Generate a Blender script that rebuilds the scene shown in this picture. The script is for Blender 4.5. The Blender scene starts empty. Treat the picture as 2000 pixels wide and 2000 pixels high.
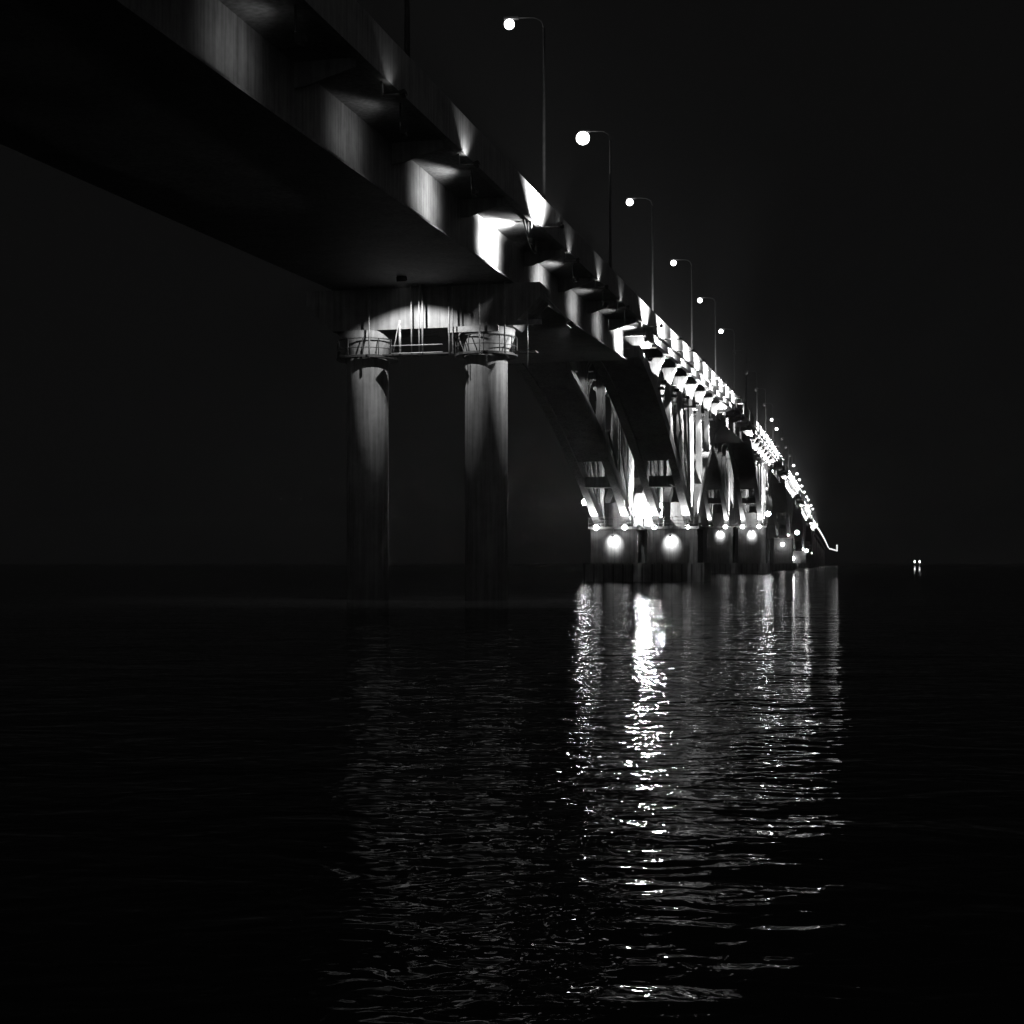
import bpy, math, random
from mathutils import Vector, Matrix
random.seed(7)
R = math.radians
scene = bpy.context.scene
C = scene.collection

# ------------------------------------------------------------------ camera, sky, exposure
CAMZ = 2.1
cam_d = bpy.data.cameras.new('camera')
cam = bpy.data.objects.new('camera', cam_d); C.objects.link(cam)
cam.location = (0, 0, CAMZ); cam.rotation_euler = (R(90), 0, 0)
cam_d.sensor_width = 36; cam_d.lens = 51.48; cam_d.shift_y = 0.05
cam_d.clip_start = 0.3; cam_d.clip_end = 9000
scene.camera = cam

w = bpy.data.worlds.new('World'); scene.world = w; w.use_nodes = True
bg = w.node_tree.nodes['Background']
bg.inputs['Color'].default_value = (1, 1, 1, 1)                   # night sky; glow added behind the camera lifts unlit faces
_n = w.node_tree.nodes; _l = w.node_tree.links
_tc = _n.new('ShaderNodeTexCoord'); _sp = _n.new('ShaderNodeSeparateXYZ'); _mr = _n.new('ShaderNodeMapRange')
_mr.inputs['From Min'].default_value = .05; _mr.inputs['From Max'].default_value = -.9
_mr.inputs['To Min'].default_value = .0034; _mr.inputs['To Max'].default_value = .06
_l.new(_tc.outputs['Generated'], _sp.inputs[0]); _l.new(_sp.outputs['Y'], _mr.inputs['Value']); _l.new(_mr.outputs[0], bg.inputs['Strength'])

vs = scene.view_settings
vs.view_transform = 'Standard'; vs.look = 'None'; vs.exposure = 0; vs.gamma = 1
scene.cycles.use_denoising = True
scene.cycles.max_bounces = 5; scene.cycles.diffuse_bounces = 0; scene.cycles.glossy_bounces = 3
scene.cycles.sample_clamp_indirect = 1.0
scene.cycles.caustics_reflective = False
PW = 1.0                                                  # one dial for every lamp

# ------------------------------------------------------------------ bridge alignment
TH = math.atan(0.228); CT, ST = math.cos(TH), math.sin(TH)
ORG = Vector((-16.3, 0, 0))
def W(v, s, z): return Vector((ORG.x + s*ST + v*CT, s*CT - v*ST, z))
PROF = [(-60,15.4),(0,16.0),(40,16.8),(75,17.9),(120,19.5),(160,21.2),(220,23.5),(264,24.4),(310,25.0),(354,25.3),
        (436,25.2),(519,24.5),(572,23.5),(622,22.2),(676,21.0),(775,20.2),(850,19.6),(1000,18.4),(1150,16.6),(1320,14.0),(1500,11)]
def ZF(s):                                                # underside of the deck edge above the water
    d = s*CT
    def lin(d):
        if d <= PROF[0][0]: return PROF[0][1]
        for (a, za), (b, zb) in zip(PROF, PROF[1:]):
            if d <= b: return za + (zb-za)*(d-a)/(b-a)
        return PROF[-1][1]
    return (lin(d-12)+lin(d-6)+lin(d)+lin(d+6)+lin(d+12))/5 + CAMZ
def S(d, v=0): return (d + v*ST)/CT

# ------------------------------------------------------------------ materials
def nm(name):
    m = bpy.data.materials.new(name); m.use_nodes = True
    nt = m.node_tree; b = nt.nodes['Principled BSDF']; return m, nt, b
def node(nt, t, **kw):
    n = nt.nodes.new(t)
    for k, v in kw.items(): setattr(n, k, v)
    return n
def weathered(name, lo, hi, rough=0.85, scale=0.7, streak=True, bump=0.15):
    m, nt, b = nm(name); L = nt.links
    tc = node(nt, 'ShaderNodeTexCoord')
    n1 = node(nt, 'ShaderNodeTexNoise'); n1.inputs['Scale'].default_value = scale; n1.inputs['Detail'].default_value = 8; n1.inputs['Roughness'].default_value = .65
    L.new(tc.outputs['Object'], n1.inputs['Vector'])
    mp = node(nt, 'ShaderNodeMapping'); mp.inputs['Scale'].default_value = (3.2, 3.2, 0.16)
    L.new(tc.outputs['Object'], mp.inputs['Vector'])
    n2 = node(nt, 'ShaderNodeTexNoise'); n2.inputs['Scale'].default_value = 1.6; n2.inputs['Detail'].default_value = 5
    L.new(mp.outputs[0], n2.inputs['Vector'])
    mix = node(nt, 'ShaderNodeMath', operation='MULTIPLY_ADD'); mix.inputs[1].default_value = .55 if streak else .1
    L.new(n2.outputs['Fac'], mix.inputs[0])
    sc = node(nt, 'ShaderNodeMath', operation='MULTIPLY'); sc.inputs[1].default_value = .45 if streak else .9
    L.new(n1.outputs['Fac'], sc.inputs[0]); L.new(sc.outputs[0], mix.inputs[2])
    cr = node(nt, 'ShaderNodeValToRGB')
    cr.color_ramp.elements[0].position = .36; cr.color_ramp.elements[0].color = (lo, lo, lo, 1)
    cr.color_ramp.elements[1].position = .62; cr.color_ramp.elements[1].color = (hi, hi, hi, 1)
    L.new(mix.outputs[0], cr.inputs[0]); L.new(cr.outputs[0], b.inputs['Base Color'])
    b.inputs['Roughness'].default_value = rough
    n3 = node(nt, 'ShaderNodeTexNoise'); n3.inputs['Scale'].default_value = 14; n3.inputs['Detail'].default_value = 4
    L.new(tc.outputs['Object'], n3.inputs['Vector'])
    bp = node(nt, 'ShaderNodeBump'); bp.inputs['Strength'].default_value = bump; bp.inputs['Distance'].default_value = .03
    L.new(n3.outputs['Fac'], bp.inputs['Height']); L.new(bp.outputs[0], b.inputs['Normal'])
    return m
M_CONC = weathered('concrete', .16, .36)
M_DAMP = weathered('damp_concrete', .07, .2)
M_GIRD = weathered('girder_paint', .17, .42, rough=.6, scale=.9)
M_ARCH = weathered('arch_concrete', .2, .42)
M_PARA = weathered('parapet_paint', .2, .45, rough=.7)
M_STEEL = weathered('galvanised_steel', .2, .38, rough=.5, scale=3, streak=False, bump=.05)
M_DARK = weathered('dark_steel', .018, .04, rough=.6, scale=3, streak=False, bump=.05)
M_POLE = weathered('pole_paint', .05, .1, rough=.6, scale=3, streak=False, bump=.05)
M_BANK = weathered('bank_sand', .07, .13, rough=1, scale=.05, streak=False)
def emis(name, st, sampled=True):
    m, nt, b = nm(name)
    b.inputs['Base Color'].default_value = (.8, .8, .8, 1)
    b.inputs['Emission Color'].default_value = (1, 1, 1, 1); b.inputs['Emission Strength'].default_value = st*PW
    if not sampled: m.cycles.emission_sampling = 'NONE'
    return m
M_LAMP = emis('lamp_glass_lit', 9, False)
M_LENS = emis('floodlight_glass_lit', 3, False)
M_HOT = emis('floodlight_bank_glass_lit', 2600)
M_LONE = emis('lone_lamp_glass_lit', 160)
M_NAV = emis('pier_lamp_glass_lit', 22, False)
M_FAR = emis('approach_edge_glow', 2.2, False)
m, nt, b = nm('lamp_glass_unlit'); b.inputs['Base Color'].default_value = (.1,.1,.1,1); b.inputs['Roughness'].default_value = .2; M_OFF = m

def water_mat():
    m, nt, b = nm('river_water'); L = nt.links
    nt.nodes.remove(b)                                       # silty river: dark body under a reflecting film
    df = node(nt, 'ShaderNodeBsdfDiffuse'); df.inputs['Color'].default_value = (.03, .03, .03, 1)
    gs = node(nt, 'ShaderNodeBsdfGlossy'); gs.inputs['Roughness'].default_value = .025
    fr = node(nt, 'ShaderNodeFresnel'); fr.inputs['IOR'].default_value = 1.3
    sq = node(nt, 'ShaderNodeMath', operation='POWER'); sq.inputs[1].default_value = 1.9
    mx = node(nt, 'ShaderNodeMixShader')
    L.new(fr.outputs[0], sq.inputs[0]); L.new(sq.outputs[0], mx.inputs[0]); L.new(df.outputs[0], mx.inputs[1]); L.new(gs.outputs[0], mx.inputs[2])
    L.new(mx.outputs[0], nt.nodes['Material Output'].inputs['Surface'])
    tc = node(nt, 'ShaderNodeTexCoord')
    hs = None
    for sx, sy, sc, det, amp, dist in ((.6, 1.0, .25, 1, .55, .6), (.65, 1.0, 1.0, 2, .30, .9), (.75, 1.0, 4.2, 1, .065, .7)):
        mp = node(nt, 'ShaderNodeMapping'); mp.inputs['Scale'].default_value = (sx, sy, 1); mp.inputs['Rotation'].default_value = (0, 0, R(random.uniform(-12, 12)))
        L.new(tc.outputs['Object'], mp.inputs['Vector'])
        n = node(nt, 'ShaderNodeTexNoise'); n.inputs['Scale'].default_value = sc; n.inputs['Detail'].default_value = det; n.inputs['Distortion'].default_value = dist
        L.new(mp.outputs[0], n.inputs['Vector'])
        mu = node(nt, 'ShaderNodeMath', operation='MULTIPLY_ADD'); mu.inputs[1].default_value = amp
        L.new(n.outputs['Fac'], mu.inputs[0])
        if hs is None: mu.inputs[2].default_value = 0
        else: L.new(hs, mu.inputs[2])
        hs = mu.outputs[0]
    bp = node(nt, 'ShaderNodeBump'); bp.inputs['Strength'].default_value = 1.0; bp.inputs['Distance'].default_value = 0.28
    L.new(hs, bp.inputs['Height'])
    for t_ in (fr, gs, df): L.new(bp.outputs[0], t_.inputs['Normal'])
    return m
M_WATER = water_mat()

# ------------------------------------------------------------------ mesh helpers (coordinates: v across, s along, z up, all absolute)
class MB:
    def __init__(self): self.v = []; self.f = []; self.sm = []
    def add(self, vs, fs, smooth=False):
        o = len(self.v); self.v += [tuple(p) for p in vs]
        self.f += [tuple(i+o for i in f) for f in fs]; self.sm += [smooth]*len(fs); return self
    def box(self, v0, v1, s0, s1, z0, z1):
        p = [(a, b_, c) for c in (z0, z1) for b_ in (s0, s1) for a in (v0, v1)]
        return self.add(p, [(0,2,3,1),(4,5,7,6),(0,1,5,4),(2,6,7,3),(0,4,6,2),(1,3,7,5)])
    def prism_s(self, prof, s0, s1):                       # profile in (v,z), extruded along s
        n = len(prof); p = [(a, s0, c) for a, c in prof]+[(a, s1, c) for a, c in prof]
        return self.add(p, [tuple(range(n))[::-1], tuple(range(n, 2*n))]+[(i, (i+1) % n, n+(i+1) % n, n+i) for i in range(n)])
    def sweep(self, prof, s0, s1, step=6.0):               # profile (v,dz) following the deck line
        k = max(1, int(abs(s1-s0)/step)); n = len(prof); p = []
        for i in range(k+1):
            s = s0+(s1-s0)*i/k; z = ZF(s); p += [(a, s, z+c) for a, c in prof]
        fs = [tuple(range(n))[::-1], tuple(range(k*n, k*n+n))]
        for j in range(k):
            fs += [(j*n+i, j*n+(i+1) % n, (j+1)*n+(i+1) % n, (j+1)*n+i) for i in range(n)]
        return self.add(p, fs)
    def tube(self, pts, r, seg=8, r1=None, caps=True):
        pts = [Vector(p) for p in pts]; n = len(pts); V = []; F = []
        up = Vector((0, 0, 1))
        for i, p in enumerate(pts):
            t = (pts[min(i+1, n-1)]-pts[max(i-1, 0)]).normalized()
            a = t.cross(up if abs(t.z) < .95 else Vector((1, 0, 0))).normalized(); b_ = a.cross(t)
            rr = r if r1 is None else r+(r1-r)*i/(n-1)
            V += [p+a*(rr*math.cos(2*math.pi*k/seg))+b_*(rr*math.sin(2*math.pi*k/seg)) for k in range(seg)]
        for i in range(n-1):
            F += [(i*seg+k, i*seg+(k+1) % seg, (i+1)*seg+(k+1) % seg, (i+1)*seg+k) for k in range(seg)]
        self.add(V, F, True)
        if caps: self.add(V[:seg], [tuple(range(seg))]); self.add(V[-seg:], [tuple(range(seg))])
        return self
    def lathe(self, v, s, prof, seg=48):
        V = []; n = len(prof)
        for r, z in prof: V += [(v+r*math.cos(2*math.pi*k/seg), s+r*math.sin(2*math.pi*k/seg), z) for k in range(seg)]
        self.add(V, [(i*seg+k, i*seg+(k+1) % seg, (i+1)*seg+(k+1) % seg, (i+1)*seg+k) for i in range(n-1) for k in range(seg)], True)
        return self.add(V[:seg], [tuple(range(seg))[::-1]]).add(V[-seg:], [tuple(range(seg))])
    def ball(self, c, r, seg=14, rings=8, sq=1.0):
        c = Vector(c); V = []; F = []
        for i in range(rings+1):
            a = math.pi*i/rings
            V += [c+Vector((r*math.sin(a)*math.cos(2*math.pi*k/seg), r*math.sin(a)*math.sin(2*math.pi*k/seg), r*sq*math.cos(a))) for k in range(seg)]
        for i in range(rings): F += [(i*seg+k, i*seg+(k+1) % seg, (i+1)*seg+(k+1) % seg, (i+1)*seg+k) for k in range(seg)]
        return self.add(V, F, True)
    def build(self, name, mat, parent, world=False):
        me = bpy.data.meshes.new(name)
        b0 = Vector(parent['_b']) if parent is not None and '_b' in parent else Vector((0, 0, 0))
        me.from_pydata([tuple(Vector(p)-b0) for p in self.v], [], self.f)
        me.polygons.foreach_set('use_smooth', self.sm); me.update()
        import bmesh
        bm = bmesh.new(); bm.from_mesh(me); bmesh.ops.remove_doubles(bm, verts=bm.verts, dist=1e-5)
        bmesh.ops.recalc_face_normals(bm, faces=bm.faces); bm.to_mesh(me); bm.free()
        me.materials.append(mat)
        o = bpy.data.objects.new(name, me); C.objects.link(o)
        if parent is not None:
            o.parent = parent
            if '_b' in parent: o['_b'] = parent['_b']
        return o
ROOTS = []
def thing(name, label, cat, v, s, z, group=None):
    o = bpy.data.objects.new(name, None); C.objects.link(o); o.empty_display_size = .5
    o.location = W(v, s, z); o.rotation_euler = (0, 0, -TH)
    o['_b'] = (v, s, z); o['label'] = label; o['category'] = cat
    if group: o['group'] = group
    ROOTS.append(o); return o
def spot(parent, v, s, z, aim, watts, angle, blend=.3, rad=.06):
    l = bpy.data.lights.new('floodlight_beam', 'SPOT'); l.energy = watts*PW; l.spot_size = R(angle); l.spot_blend = blend; l.shadow_soft_size = rad
    o = bpy.data.objects.new('floodlight_beam', l); C.objects.link(o); o.parent = parent
    b0 = Vector(parent['_b']); o.location = Vector((v, s, z))-b0
    o.rotation_euler = (Vector(aim)-Vector((v, s, z))).to_track_quat('-Z', 'Y').to_euler(); return o
def point(parent, v, s, z, watts, rad=.15):
    l = bpy.data.lights.new('lamp_light', 'POINT'); l.energy = watts*PW; l.shadow_soft_size = rad
    o = bpy.data.objects.new('lamp_light', l); C.objects.link(o); o.parent = parent
    o.location = Vector((v, s, z))-Vector(parent['_b']); return o
def fixture(parent, v, s, z, aim, size=.22, lens=None, name='floodlight'):
    """box housing with a glass on its face, turned to its aim"""
    q = (Vector(aim)-Vector((v, s, z))).to_track_quat('-Z', 'Y'); c = Vector((v, s, z))
    def bx(x, y, z0, z1, mb):
        p = [c+q @ Vector((sx*x, sy*y, zz)) for zz in (z0, z1) for sy in (-1, 1) for sx in (-1, 1)]
        mb.add(p, [(0,2,3,1),(4,5,7,6),(0,1,5,4),(2,6,7,3),(0,4,6,2),(1,3,7,5)]); return mb
    h = bx(size, size*.75, .04, .04+size, MB())
    bx(size*.5, size*.4, .04+size, .04+size*1.5, h)
    h = h.build(name, M_DARK, parent)
    bx(size*.88, size*.63, .037, .045, MB()).build('glass', lens or M_LENS, h)
    return h

# ------------------------------------------------------------------ setting: river, far bank
mb = MB()
mb.add([(-1500, -60, 0), (2200, -60, 0), (2200, 1500, 0), (-1500, 1500, 0)], [(0, 1, 2, 3)])
river = mb.build('river', M_WATER, None); river['kind'] = 'structure'
mb = MB(); n = 60; V = []
for i in range(n+1):
    x = -1500+3700*i/n
    V += [(x, 1420+30*math.sin(i*.7), -.6), (x, 1440+30*math.sin(i*.7), .9+.3*math.sin(i*2.1)), (x, 1500, 1.4), (x, 1580, 1.5)]
mb.add(V, [(i*4+k, (i+1)*4+k, (i+1)*4+k+1, i*4+k+1) for i in range(n) for k in range(3)])
bank = mb.build('far_bank', M_BANK, None); bank['kind'] = 'structure'

# ------------------------------------------------------------------ girder spans
SLAB = [(-.32, .04), (-.32, .46), (-14.9, .46), (-14.9, .04)]
PARA_R = [(0, 0), (0, 1.62), (-.06, 1.7), (-.24, 1.7), (-.3, 1.62), (-.3, 0)]
PARA_L = [(-15.2-a, c) for a, c in PARA_R]
BOX = [(-2.55, .2), (-2.55, -2.3), (-2.25, -2.3), (-2.25, -2.4), (-12.95, -2.4), (-12.95, -2.3), (-12.65, -2.3), (-12.65, .2)]
def girder_span(label, s0, s1, ribs, group='box girder spans'):
    z = ZF((s0+s1)/2)-2.4
    t = thing('girder_span', label, 'bridge span', -7.6, (s0+s1)/2, z, group)
    MB().sweep(BOX, s0, s1).build('box_girder', M_GIRD, t)
    MB().sweep(SLAB, s0, s1).build('deck_slab', M_CONC, t)
    MB().sweep(PARA_R, s0, s1).build('parapet', M_PARA, t); MB().sweep(PARA_L, s0, s1).build('parapet', M_PARA, t)
    for s in ribs:
        zz = ZF(s)
        for a in (1, -1):
            f = (lambda v: v) if a == 1 else (lambda v: -15.2-v)
            MB().prism_s([(f(-.34), zz+.06), (f(-2.52), zz+.06), (f(-2.52), zz-.85), (f(-2.1), zz-.8), (f(-.34), zz-.28)], s-.06, s+.06).build('cantilever_bracket', M_GIRD, t)
    return t
SJ = S(82.6)
ribs1 = [S(d) for d in (-20, -8, 4, 15, 26, 38.5, 49.6, 60.4, 71.3)]
span1 = girder_span('weathered steel box girder span overhead, its side lit in patches, nearest the camera', S(-32), SJ-.06, ribs1)
ribs2 = [S(d) for d in (85.5, 95.6, 106, 116)]
span2 = girder_span('short box girder span between the twin column pier and the first lit arch', SJ+.06, S(124), ribs2)

def web_light(t, d, watts, angle=122, blend=.75):
    s = S(d); z = ZF(s)-1.0; v = -.45
    MB().tube([(v, s, z+.15), (v, s, ZF(s)+.05)], .04, 6).build('lamp_rod', M_DARK, t)
    a = (-2.55, s, ZF(s)-.95)
    fixture(t, v, s, z, a, .2)
    spot(t, v-.05, s, z-.03, a, watts, angle, blend, .22)
def fascia_light(t, d, watts, angle=110, out=.8, lead=0.0, blend=.6, dz=-.35):
    """flood on a short outrigger under the deck edge, washing the parapet's face"""
    s = S(d); z = ZF(s)+dz
    MB().tube([(-.28, s, z-.16), (out+.15, s, z-.16)], .05).box(-.3, -.22, s-.08, s+.08, z-.22, z+.36).build('lamp_outrigger', M_STEEL, t)
    a = (0, s+lead, z+1.6)
    fixture(t, out, s, z, a, .15)
    spot(t, out, s, z+.05, a, watts, angle, blend)
for d, p in ((44.5, 32), (55.0, 38), (65.5, 360), (77.2, 3600)): web_light(span1, d, p)
for d, p in ((90, 420), (101, 230), (111, 180), (121.5, 3000)): web_light(span2, d, p)
for d, p in ((52.2, 7), (62.6, 70)): fascia_light(span1, d, p, out=.5)
fascia_light(span1, 77, 5000, out=1.3, angle=130, dz=-.2)
for d, p in ((86.2, 35), (96.5, 60), (106, 30)): fascia_light(span2, d, p, out=.5)
fascia_light(span2, 118.5, 5000, out=1.3, angle=130, dz=-.2)

# hanging drain hose by the joint
s = S(80.2); z = ZF(s)
hose = [(-.5, s-4.0, ZF(s-4)-.02), (-.45, s-3.2, z-.9), (-.45, s-2.0, z-1.35), (-.5, s-1.0, z-1.3), (-.6, s-.2, z-.5)]
MB().tube(hose, .06).build('drain_hose', M_DARK, span1)

# ------------------------------------------------------------------ near pier with its access platform
def near_pier():
    sp = SJ; zt = ZF(sp)-2.4-.12                            # underside of girder less bearing
    t = thing('bridge_pier', 'twin round column concrete pier with railed access platform under the near girder joint', 'bridge pier', -7.6, sp, -2)
    ZB = zt-2.35                                           # bottom of cross beam
    ZPL = 11.75+CAMZ
    for v in (-4.1, -11.2):
        MB().lathe(v, sp, [(1.22, -2), (1.22, ZPL-.05), (1.3, ZPL+.35), (1.62, ZB-.45), (1.66, ZB-.02)], 64).build('column', M_CONC, t)
    MB().prism_s([(-.7, zt), (-.7, zt-.8), (-2.3, ZB), (-12.9, ZB), (-14.5, zt-.8), (-14.5, zt)], sp-1.35, sp+1.35).build('cross_beam', M_CONC, t)
    for v in (-3.3, -5, -10.2, -11.9):
        for ds in (-.6, .6): MB().box(v-.3, v+.3, sp+ds-.3, sp+ds+.3, zt-.01, zt+.13).build('bearing', M_DARK, t)
    # platform: a ring round each column, walkway between, all with rails
    def ring(v):
        n = 40; ri, ro = 1.32, 1.8; V = []
        for zz in (ZPL, ZPL+.08):
            for r in (ri, ro): V += [(v+r*math.cos(2*math.pi*k/n), sp+r*math.sin(2*math.pi*k/n), zz) for k in range(n)]
        F = []
        for k in range(n):
            j = (k+1) % n
            F += [(k, j, n+j, n+k), (2*n+k, 3*n+k, 3*n+j, 2*n+j), (n+k, n+j, 3*n+j, 3*n+k), (k, 2*n+k, 2*n+j, j)]
        return MB().add(V, F)
    for v in (-4.1, -11.2): ring(v).build('access_platform', M_DARK, t)
    MB().box(-9.7, -5.6, sp-1.9, sp-1.1, ZPL+.005, ZPL+.075).build('access_platform', M_DARK, t)
    MB().box(-2.2, -.9, sp-1.6, sp-.8, ZPL+.005, ZPL+.075).build('access_platform', M_DARK, t)
    for v in (-4.1, -11.2):
        rl = MB()
        for h in (.1, .55, 1.08):
            a0 = R(0); pts = [(v+1.75*math.cos(2*math.pi*k/36), sp+1.75*math.sin(2*math.pi*k/36), ZPL+h) for k in range(37)]
            rl.tube(pts, .026 if h > .2 else .045, 6)
        for k in range(12):
            a = 2*math.pi*(k+.3)/12; rl.tube([(v+1.75*math.cos(a), sp+1.75*math.sin(a), ZPL), (v+1.75*math.cos(a), sp+1.75*math.sin(a), ZPL+1.08)], .03, 6)
        rl.build('railing', M_DARK, t)
    rl = MB()
    for h in (.12, .55): rl.tube([(-9.1, sp-2.1, ZPL+h-.05), (-6.1, sp-2.1, ZPL+h-.05)], .03, 6)
    rl.build('railing', M_STEEL, t)
    for v, r, z1 in ((-10.45, .05, zt), (-8.62, .075, ZB+.4), (-7.95, .04, zt), (-7.5, .045, zt), (-7.3, .055, zt), (-5.75, .05, zt), (-5.55, .04, zt), (-4.0, .05, zt), (-2.55, .05, zt), (-1.25, .03, ZPL+2.2)):
        MB().tube([(v, sp-1.95, ZPL-.1 if v < -1.3 else ZPL-.9), (v-.05, sp-1.9, z1)], r, 8).build('hanger_rod', M_STEEL, t)
    MB().tube([(-9.05, sp-2.0, ZPL), (-8.7, sp-1.95, ZB+.3)], .03, 6).build('hanger_rod', M_STEEL, t)
    # stay pieces under the walkway and an outrigger beam at the beam's end
    MB().box(-2.4, -.55, sp-1.75, sp-1.5, ZB-.05, ZB+.2).build('outrigger_beam', M_STEEL, t)
    MB().box(-5.9, -3.0, sp-1.7, sp-1.5, ZB-.35, ZB-.02).build('service_duct', M_STEEL, t)
    # floodlights
    vL, sL, zL = -7.7, sp-4.6, zt-.3
    aim = (-7.7, sp-2.3, zt-6.5)
    fixture(t, vL, sL, zL, aim, .25); spot(t, vL, sL, zL-.05, aim, 1800, 118, .35)
    aim = (-4.1, sp-.4, ZPL-5)
    vL, sL, zL = .75, sp-.4, ZPL+1.5
    fixture(t, vL, sL, zL, aim, .2); spot(t, vL-.05, sL, zL-.05, aim, 1500, 130, .4)
    MB().tube([(-.72, sp-.4, zt-.5), (.75, sp-.4, ZPL+1.8)], .05).build('lamp_outrigger', M_STEEL, t)
near_pier()

# ------------------------------------------------------------------ arch frames
RIBV = (-1.7, -5.25, -8.7, -12.2)
HALF = 46.0
ORD = ['first', 'second', 'third', 'fourth', 'fifth', 'sixth', 'seventh', 'eighth', 'ninth', 'tenth', 'eleventh', 'twelfth', 'thirteenth',
       'fourteenth', 'fifteenth', 'sixteenth', 'seventeenth', 'eighteenth', 'nineteenth', 'twentieth', 'twenty-first', 'twenty-second', 'twenty-third', 'twenty-fourth', 'twenty-fifth', 'twenty-sixth']
def arch_frame(d, zp, label, head_w, base_w, wall_w, full=True):
    sp = S(d, -7); t = thing('arch_frame', label, 'bridge arch', -7, sp, -2, 'arches of the lit bridge')
    zp += CAMZ
    s0, s1 = sp-HALF, sp+HALF
    MB().sweep(SLAB, s0+.06, s1-.06).build('deck_slab', M_CONC, t)
    MB().sweep(PARA_R, s0+.06, s1-.06).build('parapet', M_PARA, t); MB().sweep(PARA_L, s0+.06, s1-.06).build('parapet', M_PARA, t)
    def rz(tt):
        e = ZF(sp+math.copysign(HALF, tt))-1.5
        return zp+.2+(e-zp-.2)*(1-max(0, 1-abs(tt)/HALF)**1.4)
    for v in RIBV:
        for sg in (-1, 1):
            V = []; F = []; K = 16
            for i in range(K+1):
                tt = sg*(.3+(HALF-.4)*i/K); z = rz(tt); h = 1.5-.5*i/K; hw = .42
                V += [(v-hw, sp+tt, z-h*.6), (v+hw, sp+tt, z-h*.6), (v+hw, sp+tt, z+h*.4), (v-hw, sp+tt, z+h*.4)]
            for i in range(K): F += [(i*4+k, i*4+(k+1) % 4, i*4+4+(k+1) % 4, i*4+4+k) for k in range(4)]
            F += [(0, 1, 2, 3), (K*4, K*4+1, K*4+2, K*4+3)]
            MB().add(V, F).build('arch_rib', M_ARCH, t)
    for v in RIBV:                                           # slender struts fanning up from each springing
        for i, (dt, f) in enumerate(((-17, .62), (-13.5, .78), (-7.5, .8), (-4.2, .9))):
            zt_ = zp+(ZF(sp+dt)-1.2-zp)*f
            MB().tube([(v+.25, sp-2.2, zp+.15), (v+.15, sp+dt, zt_)], .2, 6, .11).build('fan_strut', M_ARCH, t)
    for a, b_ in ((-5.25+.41, -1.7-.41), (-12.2+.41, -8.7-.41)):   # each pair of ribs: a tie low down, a solid slab higher up
        for tt in (-11.8, 11.8):
            z = rz(tt); MB().box(a, b_, sp+tt-1.0, sp+tt+1.0, z-.85, z+.3).build('cross_tie', M_ARCH, t)
        for sg in (-1, 1):
            V = []; F = []; K = 12
            for i in range(K+1):
                tt = sg*(17.5+(HALF-.6-17.5)*i/K); z = rz(tt)
                V += [(a, sp+tt, z-.45), (b_, sp+tt, z-.45), (b_, sp+tt, z+.2), (a, sp+tt, z+.2)]
            for i in range(K): F += [(i*4+k, i*4+(k+1) % 4, i*4+4+(k+1) % 4, i*4+4+k) for k in range(4)]
            F += [(0, 1, 2, 3), (K*4, K*4+1, K*4+2, K*4+3)]
            MB().add(V, F).build('arch_slab', M_ARCH, t)
    EB = [(-.34, .06), (-.34, -.6), (-.74, -.6), (-.74, .06)]
    MB().sweep(EB, s0+.1, s1-.1).build('edge_beam', M_GIRD, t)
    for tt in (-42, -31.5, -21, -10.5, 0, 10.5, 21, 31.5, 42):
        s = sp+tt; ze = ZF(s)
        MB().prism_s([(-.75, ze+.06), (-.75, ze-.7), (-1.0, ze-.95), (-13.2, ze-.95), (-14.86, ze-.35), (-14.86, ze+.06)], s-.4, s+.4).build('cross_head', M_ARCH, t)
        zb = rz(tt)+.3 if tt else zp
        if ze-.95-zb < .9: continue
        for v in RIBV:
            H = ze-.93-zb; fl = min(1.5, H*.5)
            for off in (-.95, .75):
                c = MB(); q = s+off; lean = -off*.35
                lv = [(zb-.3, .42, .3, 0), (zb+min(.9, H*.2), .31, .24, 0), (ze-.93-fl, .31, .24, lean), (ze-.93-fl*.35, .46, .34, lean), (ze-.93, .75, .42, lean)]
                V = []
                for z, a, b_, d_ in lv: V += [(v-a, q+d_-b_, z), (v+a, q+d_-b_, z), (v+a, q+d_+b_, z), (v-a, q+d_+b_, z)]
                F = [(0, 1, 2, 3), (16, 17, 18, 19)]
                for i in range(4): F += [(i*4+k, i*4+(k+1) % 4, i*4+4+(k+1) % 4, i*4+4+k) for k in range(4)]
                c.add(V, F).build('spandrel_column', M_ARCH, t)
        if ze-zb > 4.2:
            MB().box(-2.5, -.9, s-.9, s+.8, ze-3.75, ze-3.62).build('collar', M_STEEL, t)
    for tt in (-42, -31.5, -21, -10.5, 0, 10.5, 21, 31.5, 42):      # floodlights on the column heads
        s = sp+tt; ze = ZF(s); z = ze-2.6
        if ze-.95-rz(tt) < 2.5 and tt: z = ze-1.5
        fixture(t, -.8, s-1.2, z-.5, (-1.6, s-.4, ze-.6), .2)
        spot(t, -.8, s-1.2, z-.45, (-1.5, s-.4, ze-.9), head_w, 75, .5)
        fascia_light(t, s*CT, head_w*3.0, out=1.75, lead=.5, angle=142, dz=-.1, blend=.4)
        if full and ze-rz(tt) > 5: spot(t, -.9, s-1.0, ze-3.85, (-1.65, s-.4, ze-9), head_w*2.4, 70, .6)
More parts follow.
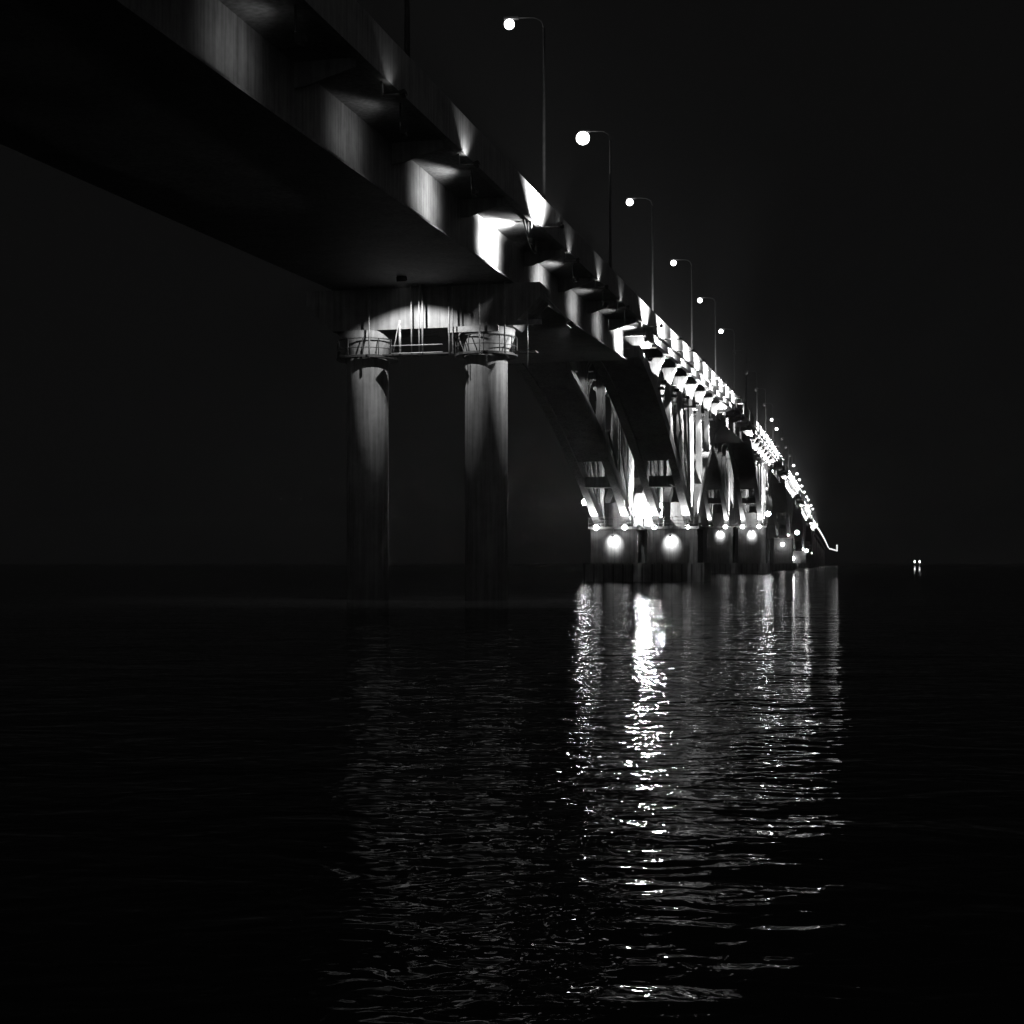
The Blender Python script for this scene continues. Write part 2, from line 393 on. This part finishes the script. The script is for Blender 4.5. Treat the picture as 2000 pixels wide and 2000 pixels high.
    # plinth: two blocks with platform, rails, fender base
    for a, b_ in ((-6.3, -.55), (-12.85, -7.45)):
        pl = MB().box(a, b_, sp-3.2, sp+3.2, -2, zp-.35).build('plinth', M_DAMP, t)
        MB().box(a-.25, b_+.25, sp-3.7, sp+3.7, zp-.35, zp-.05).build('platform_slab', M_CONC, t)
        rl = MB(); y = sp-3.62
        for h in (.35, .7, 1.08): rl.tube([(a-.2, y, zp-.05+h), (b_+.2, y, zp-.05+h)], .035 if h < 1 else .05, 6)
        for k in range(5):
            x = a-.2+(b_-a+.4)*k/4; rl.tube([(x, y, zp-.05), (x, y, zp+1.03)], .04, 6)
        rl.build('railing', M_STEEL, t)
    MB().box(-13.6, .3, sp-4.3, sp+4.3, -2, 2.15).build('fender_base', M_DAMP, t)
    f = MB()
    for k in range(13): f.box(-13.4+k*1.12-.09, -13.4+k*1.12+.09, sp-4.42, sp-4.28, -1, 2.0)
    f.build('fender_timber', M_DARK, t)
    # pier wall between the middle ribs
    MB().prism_s([(-12.0, zp-.06), (-1.9, zp-.06), (-1.9, zp+2.9), (-5.0, zp+2.9), (-5.6, zp+4), (-8.2, zp+4), (-8.9, zp+2.9), (-12.0, zp+2.9)], sp+1.2, sp+1.7).build('pier_wall', M_ARCH, t)
    # floodlights at the foot of the ribs
    if full:
        for v in RIBV:
            aim = (v, sp-5.4, zp+1.7)
            MB().tube([(v, sp-3.6, zp-.15), (v, sp-4.75, zp-.15)], .05).build('lamp_outrigger', M_STEEL, t)
            fixture(t, v, sp-4.7, zp+.05, aim, .16); spot(t, v, sp-4.7, zp+.1, aim, base_w*.07, 84, .6)
            aim = (v-.1, sp+.6, zp+13)
            fixture(t, v+1.35, sp-2.0, zp+.12, aim, .2); spot(t, v+1.35, sp-2.0, zp+.2, aim, base_w*(4.5 if v > -2 else 1.5 if v < -8 and v > -9 else .18), 44, .6)
        for v in (-3.5, -10.1):
            aim = (v, sp-3.2, zp-1.75)
            fixture(t, v, sp-4.35, zp-1.15, aim, .14, M_DARK, 'wall_lamp')
            MB().tube([(v, sp-3.68, zp-.2), (v, sp-4.3, zp-.35), (v, sp-4.35, zp-.9)], .035, 6).build('lamp_rod', M_DARK, t)
            spot(t, v, sp-4.35, zp-1.2, aim, wall_w, 90, 1.0, .15)
        for sgt in (1,):
            for v in (-1.7, -8.7):
                spot(t, v+1.3, sp+3.2, zp+.3, (v, sp+10.5, zp+10), base_w*.5, 46, .5)
    else:
        for v in (-1.7, -8.7):
            spot(t, v, sp-3.3, zp+.3, (v, sp-1.0, zp+6), base_w, 60, .5)
    return t, sp, zp
FR = [(171, 4.25), (313, 7.9), (465, 8.1), (622, 5.2), (775, 4.5)]
LB = ['lit arch on twin plinths, nearest the camera, with the dazzling floodlight bank at its foot',
      'lit arch on twin plinths just beyond the nearest one, three round lamps under its platform',
      'third lit arch from the camera, its deck edge a jagged white band',
      'fourth lit arch from the camera, low on the descending bridge',
      'farthest small lit arch, just before the bright far approach']
frames = []
for i, (d, zp) in enumerate(FR):
    k = 1 if i == 0 else (1.25 if i == 1 else 1.9)
    frames.append(arch_frame(d, zp, LB[i], 1500*k, 26000*k, 1500*k*k, i < 2))
# girder spans between frames
GL = ['box girder span between the first and second lit arches', 'box girder span between the second and third lit arches',
      'box girder span between the third and fourth lit arches', 'small box girder span between the two farthest lit arches']
for i in range(len(frames)-1):
    a, b_ = frames[i][1]+HALF, frames[i+1][1]-HALF
    t = girder_span(GL[i], a, b_, [a+6+(b_-a-12)*k/4 for k in range(5)])
    for k, s in enumerate([a+4+(b_-a-8)*k/3 for k in range(4)]):
        web_light(t, s*CT, (200, 2600, 400, 200)[k]*(1+i))
        fascia_light(t, s*CT, (60, 500, 120, 60)[k]*(1+i), out=.5)

# lamps on the two nearest plinths
def plinth_lamp(name, label, v, s, z, r, mat=None, group=None):
    t = thing(name, label, 'lamp', v, s, z, group)
    MB().tube([(v, s+.5, z), (v, s+r*.8, z)], .05, 8).build('lamp_bracket', M_DARK, t)
    MB().ball((v, s, z), r).build('lamp_glass', mat or M_NAV, t)
    return t
t, sp, zp = frames[0]
for v, r, l in ((-12.05, .32, 'round white lamp under the platform, left corner of the nearest arch plinths'), (-8.75, .3, 'round white lamp under the platform of the left near plinth, at its inner end'),
             (-5.35, .26, 'round white lamp under the platform of the right near plinth, at its inner end'), (-1.55, .22, 'small white lamp under the platform, right corner of the nearest arch plinths')):
    plinth_lamp('pier_lamp', l, v, sp-4.2, zp-.15, r, group='lamps under the pier platforms')
plinth_lamp('pier_lamp', 'lone round lamp standing out to the left of the nearest arch plinths', -13.95, sp-1, zp+2.9, .34, M_LONE, group='lamps under the pier platforms')
t2, sp2, zp2 = frames[1]
for v, l in ((-8.9, 'leftmost of three round lamps under the platform of the second arch'), (-5.35, 'middle one of three round lamps under the platform of the second arch'), (-1.9, 'rightmost of three round lamps under the platform of the second arch')):
    plinth_lamp('pier_lamp', l, v, sp2-4.2, zp2-.2, .42, group='lamps under the pier platforms')
plinth_lamp('pier_lamp', 'bright lamp just right of the second arch foot, above its platform', -.2, sp2-1, zp2+2.6, .5, M_LONE, group='lamps under the pier platforms')
for i, (dv, dz, r, l) in enumerate(((1.0, 1.5, .7, 'bright lamp right of the third arch foot'), (-3.5, -2.2, .6, 'round lamp low under the third arch foot'))):
    plinth_lamp('pier_lamp', l, dv, frames[2][1]-4.6, frames[2][2]+dz, r, group='lamps under the pier platforms')
for i, (dv, dz, r, l) in enumerate(((-.2, 0, .7, 'bright lamp right of the fourth arch foot'), (-6, -3.2, .9, 'round lamp low under the fourth arch foot'))):
    plinth_lamp('pier_lamp', l, dv, frames[3][1]-4.6, frames[3][2]+dz, r, group='lamps under the pier platforms')
# floodlight bank at the near arch foot
bt = thing('floodlight_bank', 'dazzling bank of floodlights standing between the ribs of the nearest arch', 'floodlight', -6.0, sp-2.6, zp-.05)
MB().tube([(-6.9, sp-2.2, zp-.05), (-6.9, sp-2.2, zp+2.6)], .07).tube([(-5.1, sp-2.2, zp-.05), (-5.1, sp-2.2, zp+2.6)], .07).tube([(-7.4, sp-2.25, zp+1.3), (-4.6, sp-2.25, zp+1.3)], .06).tube([(-7.4, sp-2.25, zp+2.4), (-4.6, sp-2.25, zp+2.4)], .06).build('stand', M_DARK, bt)
for zz in (1.3, 2.4):
    for v in (-7.05, -6.35, -5.65, -4.95):
        h = fixture(bt, v, sp-2.6, zp+zz, (v, sp-60, zp+zz-2), .32, M_HOT)
        lv = MB()  # slats added to keep the bank's beam off the girder underside
        for i in range(7): lv.box(v-.3, v+.3, sp-3.25, sp-2.62, zp+zz-.25+i*.08, zp+zz-.238+i*.08)
        for x in (-.31, .3): lv.box(v+x, v+x+.01, sp-3.25, sp-2.62, zp+zz-.26, zp+zz+.25)
        lv.build('added_louvre', M_DARK, h)
spot(bt, -6.9, sp-1.2, zp+2.0, (-6.2, sp+1.2, zp+1.6), 2500, 150, .6)

# ------------------------------------------------------------------ far approach viaduct and glowing balls standing in for its lit edge
s0 = frames[-1][1]+HALF; s1 = S(1330)
at = thing('approach_viaduct', 'far low approach viaduct edged with a bright string of glowing balls', 'bridge span', -7.6, (s0+s1)/2, ZF((s0+s1)/2)-2.4)
MB().sweep(BOX, s0+.1, s1, 20).build('box_girder', M_GIRD, at); MB().sweep(SLAB, s0+.1, s1, 20).build('deck_slab', M_CONC, at)
MB().sweep(PARA_R, s0+.1, s1, 20).build('parapet', M_PARA, at); MB().sweep(PARA_L, s0+.1, s1, 20).build('parapet', M_PARA, at)
for k in range(7):
    s = s0+30+(s1-s0-40)*k/6
    MB().lathe(-4.1, s, [(1.3, -2), (1.3, ZF(s)-2.38)], 20).lathe(-11.2, s, [(1.3, -2), (1.3, ZF(s)-2.38)], 20).build('pier_columns', M_CONC, at)
k = 0; s = s0+8
def approach_glow_ball(v, s, z, r, first=[None]):
    t = thing('approach_glow_ball', 'one of the small glowing balls standing in for the lit edge of the far approach', 'lamp', v, s, z, 'string of glowing balls on the far approach')
    MB().tube([(v, s, z), (v, s, z+.9)], .08, 6).build('post', M_DARK, t)
    MB().ball((v, s, z+.9+r), r, 10, 6).build('lamp_glass', M_FAR, t)  # glowing ball added in place of floodlights on the deck edge
while s < s1:
    approach_glow_ball(.35, s, ZF(s)-1.2, .5 if s > S(840) else .4); s += 7.5
for i in range(6):
    approach_glow_ball(1.5+i*1.3, s1-3+i*.5, ZF(s1)-2.2-i*.35, .6)
for i in range(3): approach_glow_ball(8.0, s1, ZF(s1)-2.5+i*1.6, .65)

# ------------------------------------------------------------------ street lamps
OFFSET = {6, 7, 8, 9, 12, 13, 14}
LAMP_D = (84.3, 108, 131.5, 165, 195, 228, 255, 286, 317, 349, 385, 411, 443, 472, 506, 546, 583, 612, 646, 686, 728, 757, 818, 861)
def street_lamp(k):
    d = LAMP_D[k] if k >= 0 else 58; s = S(d, -1.05); z = ZF(s)+.44; lit = k not in OFFSET
    if k < 0: l = 'tall street lamp standing on the girder overhead, head above the picture'
    else: l = ('lit' if lit else 'unlit') + ' tall street lamp on the bridge deck, ' + ORD[k] + ' pole counted from the near pier'
    if k == 1: l = 'street lamp with the largest round glow, second pole counted from the near pier'
    t = thing('street_lamp', l, 'street lamp', -1.05, s, z, 'street lamps along the bridge')
    H = 12.8 if k == 0 else 12.4; b0 = (-1.05, s, z)
    MB().tube([(-1.05, s, z), (-1.05, s, z+H*.5), (-1.05, s, z+H-.7)], .13, 10, .06).box(-1.3, -.8, s-.25, s+.25, z-.02, z+.35).build('pole', M_DARK, t)
    MB().tube([(-1.05, s, z+H-.75), (-1.2, s, z+H-.25), (-1.6, s, z+H-.02), (-2.6, s, z+H+.06)], .024, 8).build('arm', M_DARK, t)
    hd = MB().box(-3.4, -2.55, s-.14, s+.14, z+H, z+H+.12).build('lamp_head', M_DARK, t)
    r = {0: .3, 1: .5, 2: .32}.get(k, .32+.012*max(0, k-3))
    MB().ball((-3.1, s, z+H-.05-r*.75), r, 16, 10, .95).build('lamp_glass', M_LAMP if lit else M_OFF, hd)
for k in range(-1, len(LAMP_D)): street_lamp(k)

# lamps far off on the bank
for i, (x, l) in enumerate(((1786.5, 'left of two tiny lamps close together on the far bank'), (1796, 'right of two tiny lamps close together on the far bank'))):
    D = 1500; t = bpy.data.objects.new('shore_lamp', None); C.objects.link(t)
    X = (x-1000)/2860*D; Z = CAMZ+(1100-1097)/2860*D
    t.location = (X, D, 1.0); t['label'] = l; t['category'] = 'lamp'; t['group'] = 'lamps on the far bank'
    t['_b'] = (X, D, 1.0)
    MB().tube([(X, D, .5), (X, D, Z-.8)], .12, 6).build('post', M_DARK, t)
    MB().ball((X, D-.1, Z), .8, 10, 6, 1.6).build('lamp_glass', M_LAMP, t)

# ------------------------------------------------------------------ damp river air
mb = MB().box(-1520, 2220, -70, 1600, -2.5, 50)
hz = mb.build('haze', bpy.data.materials.new('river_haze'), None); hz['kind'] = 'stuff'
m = hz.data.materials[0]; m.use_nodes = True; nt = m.node_tree
nt.nodes.remove(nt.nodes['Principled BSDF'])
vol = node(nt, 'ShaderNodeVolumePrincipled'); vol.inputs['Density'].default_value = .0003
vol.inputs['Color'].default_value = (.9, .9, .9, 1); vol.inputs['Anisotropy'].default_value = .6
nt.links.new(vol.outputs[0], nt.nodes['Material Output'].inputs['Volume'])
scene.cycles.volume_bounces = 0

for o in bpy.data.objects:
    if '_b' in o: del o['_b']
